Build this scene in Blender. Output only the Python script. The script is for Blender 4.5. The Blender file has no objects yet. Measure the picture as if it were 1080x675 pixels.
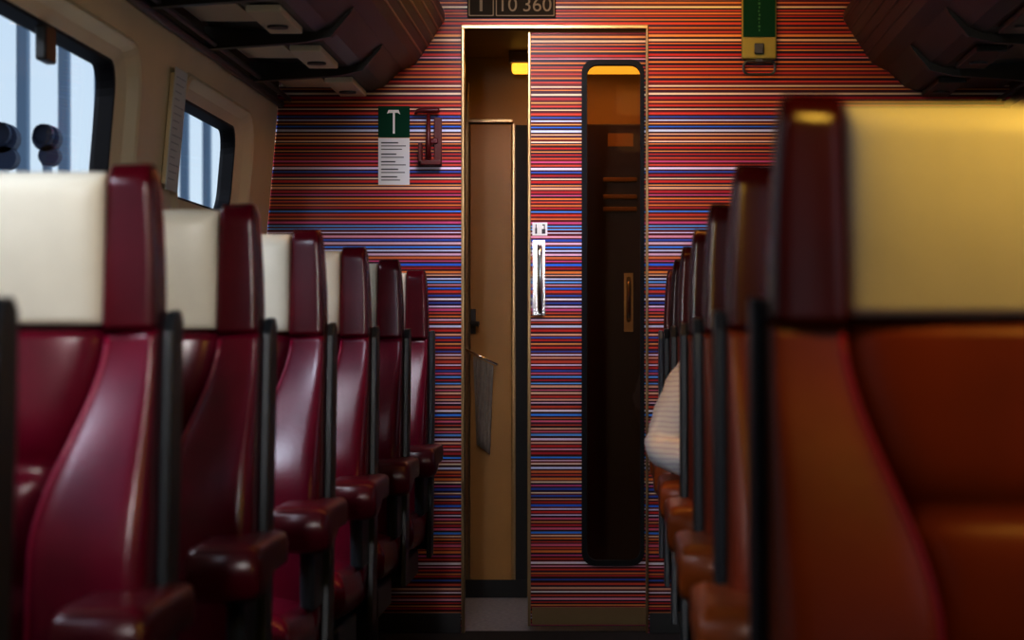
import bpy, bmesh, math, random
from mathutils import Vector
random.seed(11)
C = bpy.context.scene.collection
PI = math.pi
E = 0.98; F = 2467.0; WALL = 7.96          # camera height, focal (px), end wall distance
def wx(px): return (px-653)/310.0           # end wall metres from a measured photo coordinate
def wz(py): return E+(364-py)/310.0

# ---------------------------------------------------------------- materials
def mat(name, col, rough=0.5, metal=0.0, noise=0.0, scale=8.0, bump=0.0, spec=0.5, emit=None, es=0.0, coat=0.0, sheen=0.0):
    m = bpy.data.materials.new(name); m.use_nodes = True
    nt = m.node_tree; b = nt.nodes['Principled BSDF']
    b.inputs['Base Color'].default_value = (*col, 1); b.inputs['Roughness'].default_value = rough
    b.inputs['Metallic'].default_value = metal; b.inputs['Specular IOR Level'].default_value = spec
    b.inputs['Coat Weight'].default_value = coat; b.inputs['Sheen Weight'].default_value = sheen
    if emit: b.inputs['Emission Color'].default_value = (*emit, 1); b.inputs['Emission Strength'].default_value = es
    tc = nt.nodes.new('ShaderNodeTexCoord'); n = nt.nodes.new('ShaderNodeTexNoise')
    n.inputs['Scale'].default_value = scale; n.inputs['Detail'].default_value = 5
    nt.links.new(tc.outputs['Object'], n.inputs['Vector'])
    if noise > 0:
        r = nt.nodes.new('ShaderNodeValToRGB'); r.color_ramp.elements[0].position = .3; r.color_ramp.elements[1].position = .7
        r.color_ramp.elements[0].color = (*[c*(1-noise) for c in col], 1); r.color_ramp.elements[1].color = (*[min(1, c*(1+noise)) for c in col], 1)
        nt.links.new(n.outputs['Fac'], r.inputs['Fac']); nt.links.new(r.outputs['Color'], b.inputs['Base Color'])
    if bump > 0:
        bn = nt.nodes.new('ShaderNodeBump'); bn.inputs['Strength'].default_value = bump; bn.inputs['Distance'].default_value = .004
        n2 = nt.nodes.new('ShaderNodeTexNoise'); n2.inputs['Scale'].default_value = scale*12; n2.inputs['Detail'].default_value = 3
        nt.links.new(tc.outputs['Object'], n2.inputs['Vector'])
        nt.links.new(n2.outputs['Fac'], bn.inputs['Height']); nt.links.new(bn.outputs['Normal'], b.inputs['Normal'])
    return m
def glass(name, tint, refl=0.08, rough=0.02):
    m = bpy.data.materials.new(name); m.use_nodes = True; nt = m.node_tree
    nt.nodes.remove(nt.nodes['Principled BSDF']); out = nt.nodes['Material Output']
    t = nt.nodes.new('ShaderNodeBsdfTransparent'); t.inputs['Color'].default_value = (*tint, 1)
    g = nt.nodes.new('ShaderNodeBsdfGlossy'); g.inputs['Roughness'].default_value = rough
    mx = nt.nodes.new('ShaderNodeMixShader'); mx.inputs['Fac'].default_value = refl
    nt.links.new(t.outputs[0], mx.inputs[1]); nt.links.new(g.outputs[0], mx.inputs[2]); nt.links.new(mx.outputs[0], out.inputs['Surface'])
    return m

def stripe_material():
    m = bpy.data.materials.new('striped_laminate'); m.use_nodes = True; nt = m.node_tree
    b = nt.nodes['Principled BSDF']; b.inputs['Roughness'].default_value = .35; b.inputs['Specular IOR Level'].default_value = .25
    dk = [(.05,.006,.010), (.12,.010,.014), (.07,.008,.03), (.03,.005,.03), (.17,.016,.014)]
    red = [(.58,.028,.022), (.65,.055,.03), (.48,.022,.035), (.65,.085,.04)]
    orr = [(.76,.24,.05), (.80,.34,.10), (.66,.18,.05)]
    pch = [(.82,.54,.36), (.80,.64,.48), (.75,.42,.28)]
    pnk = [(.72,.14,.26), (.65,.09,.26), (.80,.34,.46), (.76,.50,.64)]
    blu = [(.03,.17,.78), (.06,.30,.92), (.04,.10,.48), (.14,.42,.90)]
    wht = [(.84,.80,.86), (.62,.68,.90), (.76,.68,.86)]
    def zone(py):
        if py < 105: return [(red,3),(orr,4),(pch,1.4),(pnk,.3),(blu,.3)]  # top zone weighted to orange, warm light put into the stripe colours
        if py < 235:
            if 118 < py < 130 or 176 < py < 188: return [(red,2.5),(blu,3.5),(pch,1.6),(wht,.6)]
            return [(red,4),(orr,2.8),(pch,1.5),(pnk,1.0),(blu,1.1),(wht,.3)]
        if py < 268: return [(blu,4.5),(wht,2.6),(pnk,2),(red,1.2)]
        if py < 350:
            if 294 < py < 306 or 320 < py < 330: return [(blu,5),(wht,2.0),(pnk,1)]
            return [(red,3.2),(pnk,2.4),(orr,1.4),(pch,1.4),(wht,1.4),(blu,1.6)]
        if 384 < py < 408 or 470 < py < 490 or 532 < py < 548: return [(blu,4.5),(red,1.5),(pnk,2),(wht,1.4)]
        return [(red,3.4),(orr,1.6),(pch,1.4),(pnk,1.8),(wht,1.0),(blu,1.6)]
    st = []; z = -0.02; k = 0; last = None
    while z < 2.36:
        py = 364-(z-E)*310
        if k % 2 == 0: w = random.uniform(.0038, .0078)*(1.25 if py < 120 else 1); c = random.choice(dk)
        else:
            w = random.choice([.0042, .0050, .0058, .0075]); zz = zone(py)
            for _ in range(4):
                p = random.choices([a for a, _ in zz], [q for _, q in zz])[0]
                if p is not last: break
            last = p; c = random.choice(p)
        st.append((z, c)); z += w; k += 1
    tc = nt.nodes.new('ShaderNodeTexCoord'); sp = nt.nodes.new('ShaderNodeSeparateXYZ')
    nt.links.new(tc.outputs['Object'], sp.inputs[0])
    prev = None
    for i in range(0, len(st), 31):
        ch = st[i:i+31]; z0 = ch[0][0]; z1 = st[i+31][0] if i+31 < len(st) else z
        mr = nt.nodes.new('ShaderNodeMapRange'); mr.inputs['From Min'].default_value = z0; mr.inputs['From Max'].default_value = z1
        nt.links.new(sp.outputs['Z'], mr.inputs['Value'])
        cr = nt.nodes.new('ShaderNodeValToRGB'); cr.color_ramp.interpolation = 'CONSTANT'; el = cr.color_ramp.elements
        for j, (zz, c) in enumerate(ch):
            p = (zz-z0)/(z1-z0)
            if j == 0: e = el[0]; e.position = 0
            elif j == 1: e = el[1]; e.position = p
            else: e = el.new(p)
            e.color = (*c, 1)
        nt.links.new(mr.outputs[0], cr.inputs['Fac'])
        if prev is None: prev = cr.outputs['Color']
        else:
            gt = nt.nodes.new('ShaderNodeMath'); gt.operation = 'GREATER_THAN'; gt.inputs[1].default_value = z0
            nt.links.new(sp.outputs['Z'], gt.inputs[0])
            mx = nt.nodes.new('ShaderNodeMixRGB'); nt.links.new(gt.outputs[0], mx.inputs[0])
            nt.links.new(prev, mx.inputs[1]); nt.links.new(cr.outputs['Color'], mx.inputs[2]); prev = mx.outputs[0]
    nt.links.new(prev, b.inputs['Base Color'])
    return m
M = dict(
 stripe=stripe_material(),
 burg=mat('burgundy_leather', (.17,.003,.024), .24, noise=.15, scale=14, bump=.05, spec=.45),
 arm=mat('dark_burgundy_armrest', (.085,.002,.009), .30, noise=.12, scale=14),
 wing=mat('dark_burgundy_leather', (.10,.002,.010), .24, noise=.12, scale=14, bump=.05, spec=.4),
 wingr=mat('dark_maroon_leather', (.075,.004,.005), .24, noise=.12, scale=14, bump=.05, spec=.5),
 piping=mat('crimson_piping', (.40,.01,.07), .28),
 orange=mat('russet_leather', (.25,.038,.008), .38, noise=.2, scale=5, bump=.08, spec=.4),  # maroon leather with the warm light on the right seats put into colour
 armo=mat('russet_armrest', (.36,.08,.012), .30, noise=.1, scale=14),  # same warm light put into the right armrests' colour
 cover=mat('cream_leather_headrest_cover', (.93,.88,.76), .34, noise=.04, scale=12, bump=.02, spec=.4),
 shell=mat('grey_plastic', (.032,.040,.052), .35, noise=.08, spec=.4),
 cream=mat('cream_panel', (.92,.77,.50), .36, noise=.05, scale=3),
 ceil=mat('ceiling_panel', (.08,.055,.035), .5, noise=.06, scale=3),
 gasket=mat('black_rubber', (.005,.005,.007), .55, spec=.2),
 rack=mat('rack_brown', (.014,.009,.006), .35, noise=.15, scale=5),
 racklip=mat('rack_lip', (.34,.20,.09), .35, noise=.1),  # amber light on the left rack's ribs put into their colour
 bracket=mat('rack_bracket_beige', (.88,.76,.55), .4),  # window light on the left rack's panels put into their colour
 gold=mat('brass_toned_aluminium', (.42,.29,.15), .3, metal=.85),
 steel=mat('steel', (.9,.9,.9), .18, metal=1),
 darksteel=mat('dark_steel', (.08,.08,.085), .35, metal=.7),
 carpet=mat('dark_carpet', (.02,.014,.014), .95, noise=.4, scale=60, bump=.4),
 vfloor=mat('grey_vinyl', (.26,.26,.28), .55, noise=.25, scale=60),
 tan=mat('ochre_laminate', (.34,.18,.045), .45, noise=.08, scale=4),
 tan2=mat('ochre_door', (.38,.20,.05), .4, noise=.08, scale=4),
 maroon=mat('dark_maroon_laminate', (.034,.005,.004), .35),
 black=mat('black_gap', (.004,.003,.003), .6),
 green=mat('sign_green', (.003,.050,.024), .7, spec=.1),
 greentext=mat('pale_green_print', (.05,.16,.09), .7, spec=.1),
 white=mat('white_print', (.8,.8,.78), .6, spec=.2),
 dim=mat('faded_tan_print', (.27,.21,.15), .8, spec=.1),  # print colour toned down to a dull tan
 paper=mat('paper', (.75,.75,.75), .8, noise=.04, spec=.1),
 ink=mat('grey_ink', (.07,.07,.08), .7), ink2=mat('pale_grey_ink', (.42,.42,.44), .7),
 red=mat('red_plastic', (.09,.004,.005), .4),
 olive=mat('olive_yellow_plastic', (.36,.32,.10), .6, spec=.15),
 amber=mat('amber_plate', (.26,.11,.022), .5),  # sign plate, and the yellowish reflections painted as bars
 plate=mat('brown_black_plate', (.035,.026,.018), .8, spec=.08),
 lamp=mat('warm_diffuser', (.9,.6,.2), .5, emit=(1,.55,.06), es=1.5),
 lamp2=mat('dim_warm_diffuser', (.9,.7,.4), .5, emit=(1,.55,.15), es=.5),
 towel=mat('grey_white_cloth', (.26,.23,.19), .9, noise=.1, scale=40, bump=.3),
 skin=mat('skin', (.55,.32,.22), .5, noise=.05), hair=mat('brown_hair', (.04,.02,.012), .6, noise=.4, scale=50),
 trousers=mat('dark_blue_trousers', (.02,.025,.05), .8, noise=.2, scale=40),
 eye=mat('eye_white', (.7,.7,.7), .2), iris=mat('iris', (.03,.02,.015), .2), lip=mat('lips', (.4,.12,.1), .5), shoe=mat('shoe', (.02,.018,.016), .4),
 out=mat('pale_platform_metal', (.26,.34,.43), .6), facade=mat('pale_facade', (.9,.95,.97), .6, noise=.12, scale=.6),
 ground=mat('platform_concrete', (.3,.3,.3), .9, noise=.2, scale=2),
 navy=mat('signal_black', (.02,.03,.065), .6),
)
def sleeve_mat():
    m = mat('pale_fine_striped_cotton', (.6,.52,.52), .85, bump=.1, scale=20, spec=.1); nt = m.node_tree
    w = nt.nodes.new('ShaderNodeTexWave'); w.bands_direction = 'Z'; w.inputs['Scale'].default_value = 26; w.inputs['Distortion'].default_value = 3; w.inputs['Detail'].default_value = 1
    w.inputs['Detail Scale'].default_value = .6
    tc = nt.nodes.new('ShaderNodeTexCoord'); nt.links.new(tc.outputs['Object'], w.inputs['Vector'])
    r = nt.nodes.new('ShaderNodeValToRGB'); r.color_ramp.elements[0].color = (.80,.78,.86,1); r.color_ramp.elements[1].color = (.96,.98,1,1); r.color_ramp.elements[1].position = .4
    nt.links.new(w.outputs['Fac'], r.inputs['Fac']); nt.links.new(r.outputs['Color'], nt.nodes['Principled BSDF'].inputs['Base Color'])
    return m
M['knit'] = sleeve_mat()
M['wglass'] = glass('window_glass', (.95,.98,1.0), .05)
M['dglass'] = glass('tinted_door_glass', (.76,.60,.46), .06)

# ---------------------------------------------------------------- helpers
def tag(o, label=None, cat=None, group=None, kind=None):
    if label: o['label'] = label
    if cat: o['category'] = cat
    if group: o['group'] = group
    if kind: o['kind'] = kind
    return o
def empty(name, loc=(0,0,0), rz=0):
    o = bpy.data.objects.new(name, None); C.objects.link(o); o.location = loc; o.rotation_euler = (0,0,rz); o.empty_display_size = .1
    return o
def obj(name, bm, m, parent=None, smooth=False, sub=0, label=None):
    bmesh.ops.recalc_face_normals(bm, faces=bm.faces[:])
    me = bpy.data.meshes.new(name); bm.to_mesh(me); bm.free(); me.materials.append(m)
    if smooth:
        for p in me.polygons: p.use_smooth = True
    o = bpy.data.objects.new(name, me); C.objects.link(o)
    if parent: o.parent = parent
    if sub: s = o.modifiers.new('sub', 'SUBSURF'); s.levels = sub; s.render_levels = sub
    if label: o['label'] = label
    return o
def struct(name, bm, m, parent=None, smooth=False):
    o = obj(name, bm, m, parent, smooth)
    if not parent: o['kind'] = 'structure'
    return o
def box(bm, x0, x1, y0, y1, z0, z1, bev=0, seg=3):
    t = bmesh.new()
    bmesh.ops.create_cube(t, size=1)
    for v in t.verts: v.co = Vector(((x0+x1)/2+v.co.x*(x1-x0), (y0+y1)/2+v.co.y*(y1-y0), (z0+z1)/2+v.co.z*(z1-z0)))
    if bev: bmesh.ops.bevel(t, geom=t.edges[:], offset=bev, segments=seg, profile=.5, affect='EDGES', clamp_overlap=True)
    merge(bm, t); return bm
def merge(bm, t):
    me = bpy.data.meshes.new('tmp'); t.to_mesh(me); t.free(); bm.from_mesh(me); bpy.data.meshes.remove(me)
def B(*a, **k): return box(bmesh.new(), *a, **k)
def loft(bm, rings, cap=True):
    R = [[bm.verts.new(p) for p in r] for r in rings]; n = len(R[0])
    for a, b in zip(R, R[1:]):
        for i in range(n): bm.faces.new((a[i], a[(i+1)%n], b[(i+1)%n], b[i]))
    if cap: bm.faces.new(R[0]); bm.faces.new(R[-1])
    return bm
def tube(bm, pts, r, n=10, cap=True):
    pts = [Vector(p) for p in pts]; rings = []; up = None
    for i, p in enumerate(pts):
        d = (pts[min(i+1, len(pts)-1)]-pts[max(i-1, 0)]).normalized()
        if up is None:
            up = Vector((0,0,1)) if abs(d.z) < .9 else Vector((1,0,0))
        s = d.cross(up).normalized(); up = s.cross(d).normalized()
        rr = r[i] if isinstance(r, (list, tuple)) else r
        rings.append([p+rr*(math.cos(2*PI*k/n)*s+math.sin(2*PI*k/n)*up) for k in range(n)])
    return loft(bm, rings, cap)
def prism(bm, prof, axis, a, b):
    def P(u, v, t): return (t,u,v) if axis == 'x' else ((u,t,v) if axis == 'y' else (u,v,t))
    return loft(bm, [[P(u,v,a) for u, v in prof], [P(u,v,b) for u, v in prof]])
def sring(cx, cy, hx, hy, z, e=3.0, n=28):
    out = []
    for k in range(n):
        t = 2*PI*k/n; c, s = math.cos(t), math.sin(t)
        out.append((cx+hx*math.copysign(abs(c)**(2/e), c), cy+hy*math.copysign(abs(s)**(2/e), s), z))
    return out
def rr(u0, u1, v0, v1, r, n=6):
    pts = []
    for cu, cv, a0 in ((u1-r,v1-r,0), (u0+r,v1-r,PI/2), (u0+r,v0+r,PI), (u1-r,v0+r,1.5*PI)):
        for k in range(n+1): a = a0+PI/2*k/n; pts.append((cu+r*math.cos(a), cv+r*math.sin(a)))
    return pts
def ringmesh(bm, outer, inner, y0, y1):        # frame in the xz plane
    n = len(outer); L = []
    for pr, y in ((outer,y0), (inner,y0), (inner,y1), (outer,y1)): L.append([bm.verts.new((u,y,v)) for u, v in pr])
    for a in range(4):
        p, q = L[a], L[(a+1)%4]
        for i in range(n): bm.faces.new((p[i], p[(i+1)%n], q[(i+1)%n], q[i]))
    return bm
def text_mesh(name, txt, size, m, parent, loc, rotz=0, ext=.001, roty=0):
    cu = bpy.data.curves.new('t', 'FONT'); cu.body = txt; cu.size = size; cu.extrude = ext; cu.align_x = 'CENTER'; cu.align_y = 'CENTER'
    t = bpy.data.objects.new('t', cu); C.objects.link(t); bpy.context.view_layer.update()
    me = bpy.data.meshes.new_from_object(t.evaluated_get(bpy.context.evaluated_depsgraph_get()))
    bpy.data.objects.remove(t)
    me.materials.clear(); me.materials.append(m)
    o = bpy.data.objects.new(name, me); C.objects.link(o); o.parent = parent; o.location = loc; o.rotation_euler = (PI/2, roty, rotz)
    return o

# ---------------------------------------------------------------- shell of the coach
CX = .085
struct('floor', B(-1.3, 1.47, -1.6, WALL+.06, -.06, 0), M['carpet'])
def side_wall(name, sg, wins):
    # profile mirrored around CX for the right side
    def X(x): return x if sg < 0 else 2*CX-x
    def P(y, z, d=0): return (X(-1.22+(z-1.1)/.7*.06-d), y, z)
    bm = bmesh.new(); box(bm, min(X(-1.28),X(-1.22)), max(X(-1.28),X(-1.22)), -1.55, WALL-.002, .001, 1.1)
    t = bmesh.new(); edges = []
    def lp(pts):
        vs = [t.verts.new(P(*p)) for p in pts]
        for i in range(len(vs)): edges.append(t.edges.new((vs[i], vs[(i+1)%len(vs)])))
    lp([(-1.55,1.1), (WALL-.002,1.1), (WALL-.002,1.815), (-1.55,1.815)])
    for (y0,y1,z0,z1) in wins: lp(rr(y0-.16,y1+.16,z0-.07,z1+.06,.15))
    bmesh.ops.triangle_fill(t, use_beauty=True, edges=edges)
    merge(bm, t)
    # moulded cream surround: raised outer roll, then slope down to the gasket
    for (y0,y1,z0,z1) in wins:
        prof = [(.16,.07,.06,.15,0),(.145,.062,.052,.145,-.010),(.125,.055,.045,.14,-.013),(.105,.048,.04,.13,-.008),(.06,.03,.025,.11,.012),(0,0,0,.075,.026)]
        loft(bm, [[P(y,z,d) for y,z in rr(y0-a,y1+a,z0-b,z1+c,r)] for a,b,c,r,d in prof], cap=False)
    w = struct(name, bm, M['cream'])
    for (y0,y1,z0,z1) in wins:
        global WN; WN += 1
        bm = bmesh.new()
        loft(bm, [[P(y,z,d) for y,z in rr(y0+i,y1-i,z0+i,z1-i,.075-i*.3)] for d, i in ((.026,0),(.028,.006),(.06,.012),(.07,.012),(.07,-.02),(.026,-.01))]+[[P(y,z,.026) for y,z in rr(y0,y1,z0,z1,.075)]], cap=False)
        g = struct('window_%d' % WN, bm, M['gasket'])
        bm = bmesh.new(); bm.faces.new([bm.verts.new(P(y,z,.062)) for y,z in rr(y0+.008,y1-.008,z0+.008,z1-.008,.07)])
        obj('pane', bm, M['wglass'], g)
        if WN == 2:
            c = P(4.88, z1-.04, .02); obj('latch', B(c[0]-.012,c[0]+.012,c[1]-.045,c[1]+.045,c[2]-.045,c[2]+.03,bev=.006), M['rack'], g, label='dark brown latch at top of window')
    return w
WN = 0
side_wall('wall_left', -1, [(1.5,3.15,1.2,1.65), (3.85,5.59,1.2,1.655), (6.36,7.33,1.385,1.66), (-.8,.8,1.2,1.65)])
side_wall('wall_right', 1, [(1.2,2.9,1.2,1.65), (3.6,5.3,1.2,1.65), (6.0,7.3,1.2,1.65), (-.8,.6,1.2,1.65)])
# ceiling
pr = [(-1.165,1.815),(-1.12,2.1),(-.95,2.28),(-.7,2.32),(.87,2.32),(1.12,2.28),(1.29,2.1),(1.335,1.815),(1.40,1.815),(1.36,2.15),(1.15,2.36),(.87,2.40),(-.7,2.40),(-.98,2.36),(-1.19,2.15),(-1.23,1.815)]
struct('ceiling', prism(bmesh.new(), pr, 'y', -1.55, WALL-.002), M['ceil'])
for i, s in enumerate((-1, 1)):
    x = -1.15 if s < 0 else 2*CX+1.15
    bm = bmesh.new(); tube(bm, [(x,-1.5,1.80),(x,WALL-.01,1.80)], .013); tube(bm, [(x+s*-.03,-1.5,1.815),(x+s*-.03,WALL-.01,1.815)], .008)
    struct('trim_%d' % (i+1), bm, M['darksteel'], smooth=True)
struct('wall_back', B(-1.3,1.47,-1.62,-1.56,0,2.4), M['ceil'])  # unseen wall added behind the camera to close off light

# end wall with the doorway
DX0, DX1, DT = wx(489), wx(682), 2.055
bm = bmesh.new()
box(bm, -1.30, DX0, WALL, WALL+.025, 0, 2.42); box(bm, DX1, 1.47, WALL, WALL+.025, 0, 2.42); box(bm, DX0, DX1, WALL, WALL+.025, DT, 2.42)
struct('wall_end', bm, M['stripe'])
bm = bmesh.new()
box(bm, DX0-.008, DX0+.004, WALL-.008, WALL+.03, 0, DT+.012, bev=.003, seg=2)
box(bm, DX1-.003, DX1+.006, WALL-.008, WALL+.03, 0, DT+.012, bev=.003, seg=2)
box(bm, DX0-.008, DX1+.006, WALL-.010, WALL+.03, DT, DT+.015, bev=.003, seg=2)
struct('trim_3', bm, M['gold'])
struct('baseboard_end', B(DX1+.01,1.33,WALL-.012,WALL-.001,0,.07,bev=.003), M['darksteel'])
struct('baseboard_left', B(-1.21,DX0-.01,WALL-.012,WALL-.001,0,.07,bev=.003), M['darksteel'])

# sliding door (half open) behind the wall
d1 = tag(empty('door_1', (0,0,0)), kind='structure')
d1['label'] = 'half-open striped sliding door with tall rounded window'
LX0, LX1 = -.306, .335; GY = WALL+.035
wo = rr(-.122,.080,.232,1.950,.04)
t = bmesh.new(); edges = []
for y in (GY,):
    for pts in ([(LX0,.02),(LX1,.02),(LX1,2.05),(LX0,2.05)], wo):
        vs = [t.verts.new((u,y,v)) for u, v in pts]
        for i in range(len(vs)): edges.append(t.edges.new((vs[i], vs[(i+1)%len(vs)])))
bmesh.ops.triangle_fill(t, use_beauty=True, edges=edges)
r = bmesh.ops.extrude_face_region(t, geom=t.faces[:])
for v in [g for g in r['geom'] if isinstance(g, bmesh.types.BMVert)]: v.co.y += .03
obj('leaf', t, M['stripe'], d1)
g = obj('window_gasket', ringmesh(bmesh.new(), rr(-.128,.086,.226,1.956,.045), rr(-.110,.072,.244,1.938,.034), GY-.006, GY+.036), M['gasket'], d1)
bm = bmesh.new(); bm.faces.new([bm.verts.new((u,GY+.015,v)) for u, v in rr(-.113,.075,.241,1.941,.036)])
obj('pane', bm, M['dglass'], d1)
obj('edge_strip', B(LX0-.006,LX0+.004,GY-.004,GY+.034,.02,2.05,bev=.002), M['gold'], d1)
obj('kick_plate', B(LX0+.008,LX1,GY-.003,GY-.0005,.025,.085), M['gold'], d1)
hx = wx(568)
h = obj('handle_plate', B(hx-.022,hx+.022,GY-.006,GY-.0005,wz(333),wz(253),bev=.002), M['steel'], d1)
bm = bmesh.new(); za, zb = wz(328), wz(258)
tube(bm, [(hx+.004,GY-.004,za),(hx+.004,GY-.026,za+.01),(hx+.004,GY-.034,za+.04),(hx+.004,GY-.034,zb-.04),(hx+.004,GY-.026,zb-.01),(hx+.004,GY-.004,zb)], .0085, 12)
obj('grip', bm, M['steel'], h, smooth=True)
s = obj('pictogram_sticker', B(wx(561),wx(577),GY-.0015,GY-.0004,wz(248),wz(234)), M['white'], d1)
xm = wx(573); bm = bmesh.new(); box(bm, xm-.006,xm+.006,GY-.0025,GY-.0014,wz(246),wz(241)); box(bm, xm+.001,xm+.004,GY-.0025,GY-.0014,wz(241),wz(236.5)); box(bm, xm-.004,xm+.004,GY-.0025,GY-.0014,wz(237.2),wz(236))
obj('lock_symbol', bm, M['ink'], s)
xm = wx(565); bm = bmesh.new(); box(bm, xm-.003,xm+.003,GY-.0025,GY-.0014,wz(246),wz(240)); box(bm, xm-.0015,xm+.0015,GY-.0025,GY-.0014,wz(240),wz(236))
obj('bottle_symbol', bm, M['ink'], s)

# ---------------------------------------------------------------- vestibule
VY = 9.12
struct('wall_vestibule', B(-.95,.95,VY,VY+.04,-.02,2.2), M['tan'])
struct('wall_vestibule_left', B(-.95,-.90,WALL+.10,VY-.001,-.02,2.2), M['tan'])
struct('wall_vestibule_right', B(.90,.95,WALL+.10,VY-.001,-.02,2.2), M['maroon'])
struct('ceiling_vestibule', B(-.95,.95,WALL+.10,VY-.001,2.10,2.16), M['tan'])
struct('floor_vestibule', B(-.95,.95,WALL+.061,VY-.001,-.06,0), M['vfloor'])
def vx(px): return (px-653)/271.0
def vz(py): return E+(364-py)/271.0
# tan compartment door
d2 = tag(empty('door_2', (0,0,0)), kind='structure'); d2['label'] = 'plain ochre vestibule door'
obj('leaf', B(vx(496),vx(540),VY-.03,VY-.002,.06,vz(131),bev=.004), M['tan2'], d2)
obj('frame', box(box(B(vx(486),vx(495),VY-.045,VY-.002,.0,2.0,bev=.003),vx(486),vx(541),VY-.045,VY-.002,vz(130),vz(126),bev=.002), vx(541),vx(543),VY-.035,VY-.002,0,1.84), M['gold'], d2)
bm = bmesh.new(); tube(bm, [(vx(499),VY-.03,vz(341)),(vx(499),VY-.07,vz(341)),(vx(506),VY-.075,vz(342))], .01)
box(bm, vx(496.5),vx(502),VY-.036,VY-.03,vz(352),vz(326),bev=.002)
obj('door_handle', bm, M['darksteel'], d2, smooth=False)
struct('trim_4', B(vx(544),vx(556),VY-.02,VY-.001,0,vz(132)), M['black'])  # black strip standing in for the shade of the recess by the door
struct('trim_5', B(vx(486),vx(556),VY-.05,VY-.046,0,.07), M['black'])
# maroon door seen through the sliding door window
d3 = tag(empty('door_3', (0,0,0)), kind='structure'); d3['label'] = 'dark maroon vestibule door seen through the glass'
obj('leaf', B(vx(572),vx(740),VY-.03,VY-.002,.02,vz(131),bev=.004), M['maroon'], d3)
obj('sign_plate', B(vx(641),vx(668),VY-.036,VY-.031,vz(155),vz(141),bev=.001), M['amber'], d3)
for py in (190, 208, 221): obj('vent_louvre', B(vx(636),vx(672),VY-.046,VY-.031,vz(py+2.5),vz(py-2.5),bev=.005), M['amber'], d3)  # yellowish reflections in the door glass, built as bars on the door
hp = obj('handle_plate', B(vx(658),vx(668),VY-.037,VY-.031,vz(350),vz(288),bev=.002), M['gold'], d3)
bm = bmesh.new(); tube(bm, [(vx(663),VY-.035,vz(338)),(vx(663),VY-.07,vz(332)),(vx(663),VY-.07,vz(300)),(vx(663),VY-.035,vz(294))], .009)
obj('grip', bm, M['steel'], hp, smooth=True)
# strip lamp
lp = empty('ceiling_lamp', (-.06,8.95,2.10)); tag(lp, 'long glowing yellow strip lamp on the vestibule ceiling behind the door', 'lamp')
obj('housing', B(-.36,.36,-.05,.05,-.045,.002,bev=.004), M['gold'], lp)
obj('diffuser', B(-.35,.35,-.04,.04,-.080,-.045,bev=.008), M['lamp'], lp)
# towel
tw = empty('hanging_cloth', (vx(507),VY-.03,vz(372))); tag(tw, 'greyish cloth hanging from a small slanted rail on the ochre vestibule door', 'cloth')
bm = bmesh.new(); rings = []
N = 18
for j in range(10):
    z = -.01-.345*j/9; w = .040-.014*j/9
    front = [(-w+2*w*k/N+.012, -.018+.008*math.sin(k*1.3+j*.15)-.004, z-(.04*k/N)) for k in range(N+1)]
    back = [(p[0], p[1]+.006, p[2]) for p in reversed(front)]
    rings.append(front+back)
loft(bm, rings); obj('cloth', bm, M['towel'], tw, smooth=True)
bm = bmesh.new(); tube(bm, [(-.06,0,.015),(-.06,-.03,.015),(.065,-.03,-.045),(.065,0,-.045)], .006)
obj('rail', bm, M['steel'], tw, smooth=True)

# ---------------------------------------------------------------- signs on the end wall
Y = WALL
s = empty('coach_number_sign', (0,Y,0)); tag(s, 'dark plate with pale coach number 10 360 above the doorway', 'sign')
obj('plate', B(wx(493),wx(586),-.012,.001,wz(19),wz(-26),bev=.002), M['plate'], s)
obj('class_frame', ringmesh(bmesh.new(), rr(wx(494.5),wx(521),wz(17.5),wz(-24),.004,3), rr(wx(495.7),wx(519.8),wz(16.3),wz(-22),.003,3), -.0135, -.012), M['dim'], s)
obj('number_frame', ringmesh(bmesh.new(), rr(wx(523),wx(585),wz(17.5),wz(-24),.004,3), rr(wx(524.2),wx(583.8),wz(16.3),wz(-22),.003,3), -.0135, -.012), M['dim'], s)
text_mesh('class_number', '1', .10, M['dim'], s, (wx(507.5),-.013,wz(3)))
text_mesh('coach_number', '10', .068, M['dim'], s, (wx(535.5),-.013,wz(6)))
text_mesh('coach_number', '360', .068, M['dim'], s, (wx(566.5),-.013,wz(6)))

s = empty('hammer_sign', (0,Y,0)); tag(s, 'green square sign with a white hammer symbol on the striped wall', 'sign')
obj('plate', B(wx(399),wx(432),-.004,.001,wz(145),wz(112),bev=.001), M['green'], s)
xm = wx(415.5); bm = bmesh.new(); box(bm, xm-.0036,xm+.0036,-.006,-.004,wz(141),wz(119)); 
prism(bm, [(xm-.024,wz(120)),(xm-.018,wz(116)),(xm+.016,wz(116)),(xm+.022,wz(121)),(xm+.012,wz(119)),(xm-.016,wz(119.3))], 'y', -.006, -.004)
obj('hammer_symbol', bm, M['white'], s)
s = empty('paper_notice', (0,Y,0)); tag(s, 'white paper notice with small printed lines below the green hammer sign', 'notice')
obj('sheet', B(wx(399),wx(432),-.003,.001,wz(195),wz(145.5)), M['paper'], s)
bm = bmesh.new()
for i, py in enumerate((150,153.5,157,162,165.5,170,173.5,178,181.5,186,189.5)):
    w = (18,26,22,16,24,15,26,18,25,17,20)[i]; box(bm, wx(402), wx(402+w), -.0042,-.003, wz(py+(.9 if i not in (0,3,5,7,9) else 1.3)), wz(py))
obj('printed_lines', bm, M['ink'], s)
s = empty('hammer_holder', (0,Y,0)); tag(s, 'dark red wall holder beside the green hammer sign', 'holder')
bm = bmesh.new(); box(bm, wx(458),wx(466),-.012,.001,wz(175),wz(124),bev=.003); box(bm, wx(442),wx(466),-.045,.001,wz(175),wz(170),bev=.003); box(bm, wx(442),wx(446),-.045,-.001,wz(175),wz(152),bev=.003)
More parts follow.
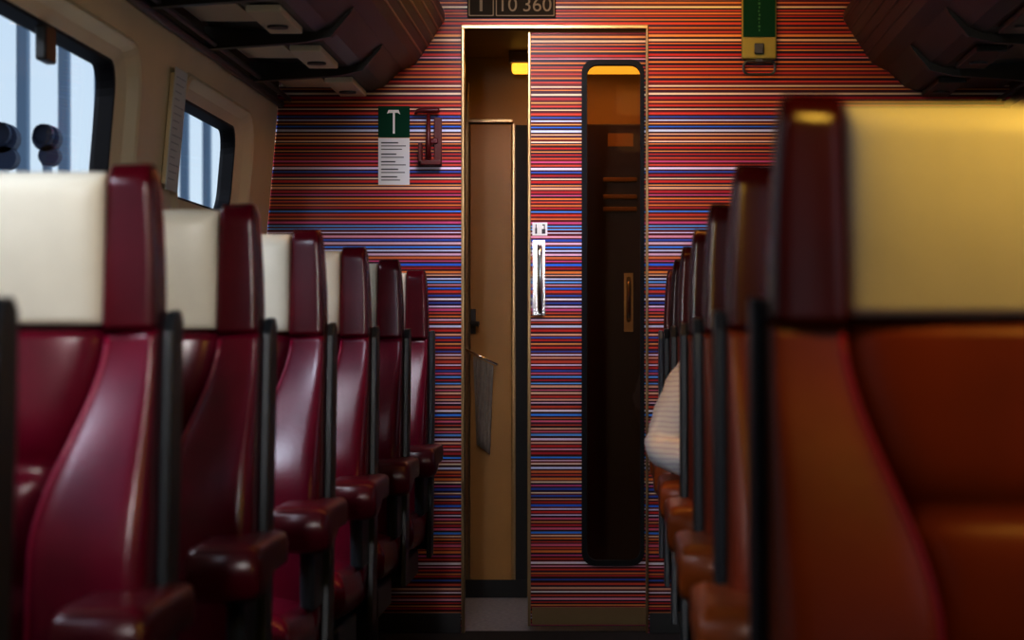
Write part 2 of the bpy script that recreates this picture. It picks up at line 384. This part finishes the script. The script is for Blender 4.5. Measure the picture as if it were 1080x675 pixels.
obj('bracket', bm, M['red'], s); obj('clip', B(wx(450),wx(462),-.018,.001,wz(152),wz(146),bev=.003), M['wing'], s)
s = empty('emergency_hammer', (0,Y,0)); tag(s, 'red emergency hammer clipped upright in the wall holder', 'hammer')
bm = bmesh.new(); tube(bm, [(wx(452.5),-.03,wz(168)),(wx(452.5),-.03,wz(150)),(wx(452.5),-.03,wz(120))], [.010,.008,.006], 12); obj('handle', bm, M['red'], s, smooth=True)
bm = bmesh.new(); tube(bm, [(wx(438),-.03,wz(121)),(wx(441),-.03,wz(118)),(wx(447),-.03,wz(117)),(wx(461),-.03,wz(117)),(wx(464),-.03,wz(117))], [.003,.007,.009,.009,.008], 12); obj('head', bm, M['red'], s, smooth=True)

s = empty('emergency_brake', (0,Y,0)); tag(s, 'green and olive emergency pull box with metal loop high on the striped wall', 'emergency brake')
obj('frame', B(wx(782),wx(818.5),-.03,.001,wz(63),wz(-34),bev=.006), M['olive'], s)
obj('green_label', B(wx(783.5),wx(817),-.034,-.029,wz(40),wz(-30)), M['green'], s)
bm = bmesh.new()
for k, py in enumerate(range(-20, 36, 4)): box(bm, wx(799+(k%2)*.5), wx(801.5-(k%3)*.5), -.0352,-.034, wz(py+2.4), wz(py))
obj('printed_lines', bm, M['greentext'], s)
obj('catch', B(wx(795),wx(805),-.042,-.03,wz(58),wz(47),bev=.003), M['darksteel'], s)
bm = bmesh.new(); lo = rr(wx(784),wx(817),wz(79),wz(65),.018,5); lo.append(lo[0]); tube(bm, [(u,-.02,v) for u, v in lo], .0045, 8); box(bm, wx(796),wx(804),-.026,-.012,wz(66),wz(62))
obj('loop', bm, M['darksteel'], s, smooth=False)

# notice strip on the window pillar
s = empty('pillar_notice', (-1.168,6.15,1.55)); tag(s, 'narrow upright white notice on the cream pillar between the two left windows', 'notice'); s.rotation_euler = (0, math.atan(.06/.7), 0)
obj('sheet', B(.0005,.004,-.07,.09,-.165,.155,bev=.001), M['white'], s)
bm = bmesh.new()
for k in range(15): box(bm, .004,.0044,-.055,.07-.02*(k%4), .13-k*.019, .1325-k*.019)
obj('printed_lines', bm, M['ink2'], s)
obj('backing', B(-.012,.0005,-.06,.08,-.15,.14,bev=.002), M['cream'], s)

# ---------------------------------------------------------------- luggage racks
def rack(sg, label):
    def X(x): return x if sg < 0 else 2*CX-x
    root = empty('luggage_rack', (X(-.9), 5.0, 1.8)); ox, oy, oz = root.location
    tag(root, label, 'luggage rack', 'overhead luggage racks')
    def L(pts): return [(X(u)-ox, v-oz) for u, v in pts]
    y0, y1 = -1.4-oy, WALL-.004-oy
    under = [(-1.13,1.862),(-.84,1.845),(-.80,1.86),(-.72,1.935)]; top = [(-.735,1.955),(-.82,1.885),(-.85,1.87),(-1.13,1.885)]
    obj('shelf', prism(bmesh.new(), L(under+top), 'y', y0, y1), M['rack'], root)
    lip = [(-.735,1.915),(-.69,1.94),(-.63,2.03),(-.592,2.09),(-.595,2.115),(-.62,2.11),(-.66,2.05),(-.705,1.985),(-.75,1.945)]
    obj('front_lip', prism(bmesh.new(), L(lip), 'y', y0, y1), M['rack'], root)
    for a, b in ((-.672,1.970),(-.652,1.999),(-.634,2.027),(-.616,2.055),(-.600,2.082)):
        bm = bmesh.new(); p = L([(a,b)])[0]; tube(bm, [(p[0],y0,p[1]),(p[0],y1,p[1])], .005, 8); obj('rib', bm, M['racklip'] if sg < 0 else M['rack'], root, smooth=True)
    for yy in (4.1,4.9,5.7,6.5,7.3):
        # slim angular support arm and panels between supports, left ones coloured as window-lit
        bm = bmesh.new(); prism(bm, L([(-1.15,1.80),(-1.15,1.865),(-.86,1.848),(-.80,1.862),(-.735,1.92),(-.745,1.90),(-.80,1.835),(-.87,1.82)]), 'y', yy-.018-oy, yy+.018-oy)
        obj('bracket', bm, M['rack'], root)
        x0, x1 = sorted((X(-1.12)-ox, X(-.97)-ox)); x2, x3 = sorted((X(-.95)-ox, X(-.86)-ox))
        obj('light_panel', B(x0,x1,yy+.08-oy,yy+.56-oy,1.846-oz,1.858-oz,bev=.003), M['bracket'] if sg < 0 else M['rack'], root)
        l = obj('reading_lamp_panel', B(x2,x3,yy+.24-oy,yy+.66-oy,1.826-oz,1.846-oz,bev=.004), M['bracket'] if sg < 0 else M['rack'], root)
        xm = (x2+x3)/2; bm = bmesh.new(); tube(bm, [(xm,yy+.5-oy,1.828-oz),(xm,yy+.5-oy,1.820-oz)], .028, 16); obj('reading_lamp', bm, M['darksteel'], l)
rack(-1, 'dark luggage rack with pale underside panels above the left windows')
rack(1, 'all-dark luggage rack with ribbed lip at upper right of the coach')

# ---------------------------------------------------------------- seats
def rec(z): return -(1.21-z)*.13
def smooth(a, b, x): t = max(0, min(1, (x-a)/(b-a))); return t*t*(3-2*t)
def hw(z): return .088+.086*smooth(.70, 1.0, z)
def seat_parts(root, ox, ML, MW, aisle=1):
    # central back panel with quilting creases
    bm = bmesh.new(); rings = []
    zs = [.44+.56*i/40 for i in range(41)]
    for z in zs:
        cr = min(abs(z-q) for q in (.44,.66,.82,1.06)); puff = .020*(1-math.exp(-cr/.018))
        rings.append(sring(ox, rec(z)+.028, hw(z)+.006, .03+puff, z, 4))
    obj('backrest', loft(bm, rings), ML, root, smooth=True)
    for sg in (-1, 1):
        bm = bmesh.new(); rings = []
        for i in range(41):
            z = .40+.602*i/40
            xi, xo = hw(z), .2505; fr = .028+.052*smooth(1.0,.66,z); bk = .055
            ring = sring(0, 0, 1, 1, z, 5.5, 40); cx_ = (xi+xo)/2; hx_ = (xo-xi)/2
            # flat angular face leaning forward towards the outer edge
            rings.append([(ox+sg*(cx_+hx_*u), rec(z)+(fr if v < 0 else bk)*v-(.016*u if v < 0 else 0), z) for u, v, _ in ring])
        bo = obj('bolster', loft(bm, rings), ML, root, smooth=True)
        bm = bmesh.new(); tube(bm, [(ox+sg*(hw(z)+.007), rec(z)-(.028+.052*smooth(1.0,.66,z))*.80+.010, z) for z in [.46+.53*i/26 for i in range(27)]], .0036, 8)
        obj('piping', bm, M['piping'], bo, smooth=True)
        # headrest wing : crisp tapered wedge
        bm = bmesh.new(); rings = []
        for i in range(29):
            t = i/28; z = 1.001+.223*t; e = 1-.55*max(0,(t-.86)/.14)**2.4
            xi, xo = .176-.004*(1-t), .2505-.012*t*t; cx_ = (xi+xo)/2; hx_ = (xo-xi)/2*(.82+.18*e)
            rings.append([(ox+sg*(cx_+hx_*u), -.006-.014*(1-t)+(.046-.006*t)*v*e-(.010*u if v < 0 else 0), z) for u, v, _ in sring(0,0,1,1,z,5.5,40)])
        obj('headrest_wing', loft(bm, rings), MW, root, smooth=True)
        # grey shell flange
        f = [(rec(.30)-.02,.30)]+[(rec(z)-.002,z) for z in (.5,.7,.9,1.0)]+[(rec(1.03)+.016,1.025),(rec(1.03)+.05,1.028),(rec(1.02)+.07,1.015)]+[(rec(z)+.080,z) for z in (.9,.7,.5,.30)]
        bm = bmesh.new(); prism(bm, f, 'x', ox+sg*.2515, ox+sg*.2665)
        bmesh.ops.recalc_face_normals(bm, faces=bm.faces[:]); bmesh.ops.bevel(bm, geom=[e for e in bm.edges if abs(e.verts[0].co.x-e.verts[1].co.x) < 1e-5], offset=.003, segments=2, profile=.5, affect='EDGES', clamp_overlap=True)
        obj('shell_side', bm, M['shell'], root, smooth=False)
    bm = bmesh.new(); prism(bm, [(rec(.32)+.062,.32),(rec(1.02)+.056,1.02),(rec(1.02)+.073,1.01),(rec(.32)+.083,.32)], 'x', ox-.251, ox+.251)
    obj('back_shell', bm, M['shell'], root)
    # headrest core + cover
    rings = [sring(ox, .000, .172, .034, z, 6) for z in (1.0,1.003,1.195)]
    obj('headrest', loft(bmesh.new(), rings), MW, root, smooth=False)
    bm = bmesh.new(); rings = []
    for i in range(22):
        t = i/21; z = 1.008+.206*t; e = 1-.5*max(0,(t-.86)/.14)**2.5
        r_ = sring(ox, -.004, .1765, .050*e, z, 7, 96)
        rings.append([(x, y+.0008*math.sin((x-ox)*40+z*9)-(.009*math.sin(PI*t)*(1-((x-ox)/.18)**2) if y < 0 else 0), z) for x, y, z in r_])
    obj('headrest_cover', loft(bm, rings), M['cover'], root, smooth=True)
    # cushion
    bm = bmesh.new(); rings = []
    for i in range(25):
        t = i/24; y = -.56+.50*t; e = (1-.5*max(0,(.14-t)/.14)**2)
        r_ = sring(ox, 0, .248, .075*e, 0, 3.8, 36)
        rings.append([(p[0], y, .39+.02*(1-t)+p[1]-(.01 if abs(p[0]-ox)<.12 else 0)) for p in r_])
    obj('seat_cushion', loft(bm, rings), ML, root, smooth=True)
def armrest(root, x, MW, w=.060):
    bm = bmesh.new(); rings = []
    for i in range(25):
        t = i/24; y = -.36+.32*t; e = math.sqrt(max(.55, 1-max(0,(.08-t)/.08)**2)); hz = (.047-.016*smooth(.25,.6,t))
        r_ = sring(x, 0, w*(.88+.12*e), hz*e, 0, 5.5, 36)
        rings.append([(p[0], y, .662-hz+p[1]) for p in r_])
    a = obj('armrest', loft(bm, rings), MW, root, smooth=True)
    obj('armrest_bracket', B(x-.015,x+.015,-.24,-.02,.44,.60,bev=.01), M['shell'], a)
def base(root, ox, w):
    bm = bmesh.new(); box(bm, ox-w,ox+w,-.44,-.06,.24,.325,bev=.01)
    obj('seat_frame', bm, M['shell'], root)
    bm = bmesh.new(); box(bm, ox-.10,ox+.10,-.34,-.14,.03,.25,bev=.01); box(bm, ox-.15,ox+.15,-.42,-.08,.0,.03,bev=.006)
    obj('pedestal', bm, M['darksteel'], root)
def copy_tree(o, parent=None):
    c = o.copy(); C.objects.link(c)
    if parent: c.parent = parent
    for ch in list(o.children): copy_tree(ch, c)
    return c
YS = [2.30+.885*k for k in range(7)]
single = empty('single_seat'); seat_parts(single, 0, M['burg'], M['wing']); armrest(single, .238, M['arm']); armrest(single, -.238, M['arm']); base(single, 0, .22)
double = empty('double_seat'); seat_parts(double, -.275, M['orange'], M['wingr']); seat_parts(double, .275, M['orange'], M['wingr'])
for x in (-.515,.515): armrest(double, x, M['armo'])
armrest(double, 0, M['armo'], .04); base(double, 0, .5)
LL = ['burgundy single seat cut off by the left edge, only its grey shell side showing',
 'largest fully lit burgundy single seat with cream cover below the big left window',
 'second burgundy single seat from the left edge, below the pillar notice',
 'third burgundy single seat with cream cover, below the small window',
 'fourth burgundy single seat from the left edge, in front of the striped wall',
 'second-farthest burgundy single seat, one row short of the striped wall',
 'farthest burgundy single seat, right against the striped end wall beside the doorway']
RL = ['nearest russet double seat with broad yellowish headrest cover filling the right edge',
 'second double seat on the right, glimpsed just behind the nearest russet one',
 'third double seat on the right, counted from the camera',
 'fourth double seat on the right, directly in front of the seated person',
 'fifth double seat on the right, the one the person in the pale sleeve sits on',
 'second-farthest double seat on the right, directly behind the seated person',
 'farthest double seat on the right, beside the sliding door window']
for k in range(7):
    s = single if k == 0 else copy_tree(single); s.location = (-.868, YS[k], 0); tag(s, LL[k], 'seat', 'single seats left of the aisle')
    s = double if k == 0 else copy_tree(double); s.location = (.670, YS[k], 0); tag(s, RL[k], 'seat', 'double seats right of the aisle')

# ---------------------------------------------------------------- person seated in row five on the right
def skinned(name, pts, edges, m, parent, root=0, sub=2):
    me = bpy.data.meshes.new(name); me.from_pydata([p[:3] for p in pts], edges, []); me.materials.append(m)
    o = bpy.data.objects.new(name, me); C.objects.link(o); o.parent = parent
    md = o.modifiers.new('skin', 'SKIN'); md.use_smooth_shade = True
    sv = me.skin_vertices[0].data
    for i, p in enumerate(pts):
        r = p[3]; sv[i].radius = (r if not isinstance(r, tuple) else r[0], r if not isinstance(r, tuple) else r[1]); sv[i].use_root = (i == root)
    s = o.modifiers.new('sub', 'SUBSURF'); s.levels = sub; s.render_levels = sub
    return o
P0 = (.40, YS[4], 0)
pe = empty('person', P0); tag(pe, 'seated person whose pale fine-striped sleeve rests on the right-hand aisle armrest', 'person')
# local coordinates, facing -Y, aisle side is -X
pts = [(0,-.24,.58,.12),(0,-.23,.70,.12),(0,-.22,.84,.13),(0,-.21,.95,.115),(0,-.20,1.05,.055),(0,-.205,1.11,.055),(0,-.215,1.17,.078),(0,-.21,1.24,.085),(0,-.20,1.30,.06)]
ed = [(i,i+1) for i in range(8)]
def limb(a, lst):
    p = a
    for q in lst: pts.append(q); ed.append((p, len(pts)-1)); p = len(pts)-1
    return p
armA = [(-.10,-.20,.985,.06),(-.185,-.20,.955,.048),(-.248,-.22,.865,.038),(-.285,-.235,.79,.034),(-.302,-.262,.722,.031),(-.205,-.38,.708,.031),(-.13,-.46,.70,.026)]
armB = [(.10,-.20,.985,.065),(.185,-.20,.965,.055),(.215,-.21,.84,.045),(.225,-.23,.72,.038),(.16,-.36,.68,.034),(.10,-.46,.67,.026)]
la = limb(3, armA); lb = limb(3, armB)
def hand(a, x, y, z, s):
    pts.append((x,y,z,(.03,.018))); ed.append((a, len(pts)-1)); palm = len(pts)-1
    for k, ln in enumerate((.072,.08,.074,.058)):
        fx = x+(k-1.5)*.021
        limb(palm, [(fx,y-.045,z-.004,.0095),(fx,y-.045-ln*.5,z-.012,.0085),(fx,y-.045-ln,z-.03,.0075)])
    limb(palm, [(x-s*.04,y-.01,z-.002,.011),(x-s*.055,y-.045,z-.008,.009)])
hand(la, -.11,-.53,.69,-1); hand(lb, .08,-.53,.665,1)
for sx in (-1, 1):
    limb(0, [(sx*.10,-.27,.57,.09),(sx*.12,-.50,.565,.075),(sx*.125,-.64,.54,.058),(sx*.125,-.66,.30,.05),(sx*.125,-.64,.10,.036),(sx*.125,-.70,.045,.034),(sx*.125,-.80,.035,.026)])
skinned('body', pts, ed, M['skin'], pe)
jp = [(0,-.24,.61,.135),(0,-.23,.70,.135),(0,-.22,.84,.145),(0,-.21,.96,.125),(0,-.20,1.03,.068)]; je = [(0,1),(1,2),(2,3),(3,4)]
for arm in (armA, armB):
    p = 3
    for q in arm[:-1]: jp.append((q[0],q[1],q[2],q[3]+.015)); je.append((p,len(jp)-1)); p = len(jp)-1
    q = arm[-1]; jp.append((q[0],q[1],q[2],.036)); je.append((p,len(jp)-1))
ju = skinned('shirt', jp, je, M['knit'], pe, sub=3)
tx = bpy.data.textures.new('cloth_folds', 'CLOUDS'); tx.noise_scale = .05; tx.noise_depth = 1
dm = ju.modifiers.new('folds', 'DISPLACE'); dm.texture = tx; dm.strength = .020; dm.mid_level = .5
tp = [(0,-.24,.585,.13)]; te = []
for sx in (-1, 1):
    p = 0
    for q in [(sx*.10,-.27,.575,.105),(sx*.12,-.50,.57,.088),(sx*.125,-.65,.545,.07),(sx*.125,-.67,.30,.066),(sx*.125,-.65,.12,.06)]:
        tp.append(q); te.append((p,len(tp)-1)); p = len(tp)-1
skinned('trousers', tp, te, M['trousers'], pe)
for sx in (-1, 1):
    bm = bmesh.new(); loft(bm, [sring(sx*.125, -.72, .05-.0*t, .13*(1-.2*t), .0+.09*t, 2.6) for t in (0,.3,.7,1)]); obj('shoe', bm, M['shoe'], pe, smooth=True)
bm = bmesh.new(); bmesh.ops.create_uvsphere(bm, u_segments=24, v_segments=16, radius=1)
for v in bm.verts:
    v.co = Vector((v.co.x*.092, -.195+v.co.y*.10, 1.245+v.co.z*.095))
    if v.co.y < -.225 and v.co.z < 1.29: v.co.y = -.225
    if v.co.z < 1.20: v.co.z = 1.20-(1.20-v.co.z)*.6
obj('hair', bm, M['hair'], pe, smooth=True)
for sx in (-1, 1):
    bm = bmesh.new(); bmesh.ops.create_uvsphere(bm, u_segments=12, v_segments=8, radius=.012); [setattr(v, 'co', v.co+Vector((sx*.03,-.282,1.205))) for v in bm.verts]; e = obj('eye', bm, M['eye'], pe, smooth=True)
    bm = bmesh.new(); bmesh.ops.create_uvsphere(bm, u_segments=12, v_segments=8, radius=.006); [setattr(v, 'co', v.co+Vector((sx*.03,-.291,1.205))) for v in bm.verts]; obj('iris', bm, M['iris'], e, smooth=True)
    bm = bmesh.new(); loft(bm, [[(sx*(.076+.012*k), -.21+math.cos(a)*.018, 1.19+math.sin(a)*.03) for a in [2*PI*j/12 for j in range(12)]] for k in (0,1)]); obj('ear', bm, M['skin'], pe, smooth=True)
bm = bmesh.new(); loft(bm, [[(-.008,-.282,1.205),(.008,-.282,1.205),(0,-.295,1.205)],[(-.016,-.278,1.165),(.016,-.278,1.165),(0,-.315,1.168)]]); obj('nose', bm, M['skin'], pe, smooth=True)
bm = bmesh.new(); tube(bm, [(-.024,-.272,1.138),(0,-.282,1.136),(.024,-.272,1.138)], [.003,.006,.003], 8); obj('mouth', bm, M['lip'], pe, smooth=True)

# ---------------------------------------------------------------- outside
struct('ground', B(-60,-1.6,-5,90,-1.0,-.9), M['ground'])
st = empty('platform_canopy', (-6,22,-.9)); tag(st, 'pale platform canopy on slim posts outside the left windows', 'canopy')
obj('roof', B(-2.5,.6,-14,34,6.6,6.9,bev=.05), M['out'], st)
for k in range(16):
    y = -7.2+1.75*k; bm = bmesh.new(); box(bm, -.06,.06,y-.06,y+.06,0,6.6,bev=.02); box(bm, -.6,.5,y-.05,y+.05,6.35,6.6,bev=.02); obj('post', bm, M['out'], st)
obj('rail', B(-.05,.05,-14,30,2.2,2.28), M['out'], st)
st = empty('station_hall', (-16,60,-.9)); tag(st, 'long bright pale station hall far outside the left windows', 'building')
obj('wall', B(-4,0,-40,40,0,5.4), M['facade'], st); obj('roof', B(-4.2,.5,-40.2,40.2,5.4,5.7), M['out'], st)
for k in range(16): obj('window', B(.001,.06,-38+k*5,-35+k*5,2.2,4.4), M['out'], st)
for k, (px, x) in enumerate(((50,-4.2),(4,-4.0))):
    D = -x*F/(653-px); z = E+(364-146)*D/F
    s = empty('railway_signal', (x,D,-.9)); tag(s, ['dark round-headed railway signal outside, centred in the big left window','dark round-headed railway signal outside, at the left edge of the photo'][k], 'signal', 'signals outside the left window')
    bm = bmesh.new(); tube(bm, [(0,0,0),(0,0,z+.9)], .035, 10); obj('post', bm, M['out'], s)
    h = z+.9
    bm = bmesh.new(); tube(bm, [(0,-.06,h),(0,.06,h)], .10, 18); tube(bm, [(.02,-.06,h-.13),(.02,.06,h-.13)], .075, 18); box(bm,-.03,.03,-.05,.05,h-.2,h+.05); obj('signal_head', bm, M['navy'], s)
    bm = bmesh.new(); tube(bm, [(0,-.14,h+.02),(0,-.055,h+.02)], .075, 14, cap=False); obj('hood', bm, M['navy'], s)

# ---------------------------------------------------------------- light
w = bpy.data.worlds.new('w'); bpy.context.scene.world = w; w.use_nodes = True; nt = w.node_tree; bg = nt.nodes['Background']
tc = nt.nodes.new('ShaderNodeTexCoord'); sp = nt.nodes.new('ShaderNodeSeparateXYZ'); cr = nt.nodes.new('ShaderNodeValToRGB')
nt.links.new(tc.outputs['Generated'], sp.inputs[0]); nt.links.new(sp.outputs['Z'], cr.inputs['Fac']); nt.links.new(cr.outputs['Color'], bg.inputs['Color'])
cr.color_ramp.elements[0].color = (.68,.78,.86,1); cr.color_ramp.elements[1].color = (.32,.48,.75,1); cr.color_ramp.elements[1].position = .6
bg.inputs['Strength'].default_value = 1.1
def area(name, loc, target, sx, sy, e, col, spread=180):
    l = bpy.data.lights.new(name, 'AREA'); l.shape = 'RECTANGLE'; l.size = sx; l.size_y = sy; l.energy = e; l.color = col; l.spread = math.radians(spread)
    o = bpy.data.objects.new(name, l); C.objects.link(o); o.location = loc
    o.rotation_euler = (Vector(target)-Vector(loc)).to_track_quat('-Z', 'Y').to_euler(); return o
for k, y in enumerate((.9, 3.4, 5.9)):
    f = empty('ceiling_light', (CX, y, 2.32)); tag(f, ['warm ceiling strip light nearest the camera','warm ceiling strip light above the middle seats','warm ceiling strip light nearest the striped wall'][k], 'ceiling light', 'aisle ceiling lights')
    obj('housing', B(-.10,.10,-.6,.6,-.03,-.001,bev=.005), M['cream'], f); obj('diffuser', B(-.08,.08,-.57,.57,-.045,-.03,bev=.006), M['lamp2'], f)
area('end_warm', (.20,7.42,2.27), (.18,7.96,1.80), .6, .12, 3.0, (1,.56,.13))
area('end_neutral', (-.40,6.9,2.24), (-.22,7.96,1.38), .4, .2, 4.2, (.95,.90,1.0), 80)  # unseen fill lamp added so the blue stripes show mid-wall
area('aisle_orange', (.06,5.2,2.25), (.12,5.2,0), .10, 3.4, 7.5, (1,.45,.08), 100)
area('headrest_warm', (.60,1.86,1.62), (.46,2.28,1.16), .18, .10, 3.6, (1,.64,.10))
area('covers_soft', (-.75,.7,2.1), (-.9,4.2,1.2), .6, .3, 15, (.97,.96,.95), 60)  # unseen front lamp added to brighten the left headrest covers
area('vestibule_warm', (-.15,8.75,2.0), (-.25,8.9,0), .6, .1, 2.2, (1,.54,.13))
area('right_window_b', (1.55,4.4,1.8), (-.7,5.2,.8), 1.6, .45, 4, (.75,.86,1))
area('right_window_c', (1.55,6.7,1.8), (-.7,7.6,1.2), 1.2, .45, 4, (.85,.9,1))
area('left_daylight', (-2.6,5.2,3.3), (-1.0,5.6,1.2), 4.0, 1.0, 220, (.88,.93,1))
area('left_daylight_near', (-2.3,2.6,2.4), (-.85,3.0,1.0), 1.0, .3, 42, (.80,.87,1))

# ---------------------------------------------------------------- camera
cd = bpy.data.cameras.new('camera'); cam = bpy.data.objects.new('camera', cd); C.objects.link(cam)
cam.location = (0,0,E); cam.rotation_euler = (PI/2,0,0)
cd.sensor_width = 36; cd.lens = 36*F/1080; cd.shift_x = (540-653)/1080; cd.shift_y = (364-337.5)/1080
cd.clip_start = .05; cd.clip_end = 300
cd.dof.use_dof = True; cd.dof.focus_distance = WALL; cd.dof.aperture_fstop = 5.0
bpy.context.scene.camera = cam
vs = bpy.context.scene.view_settings
vs.view_transform = 'Standard'; vs.exposure = .10; vs.gamma = .80
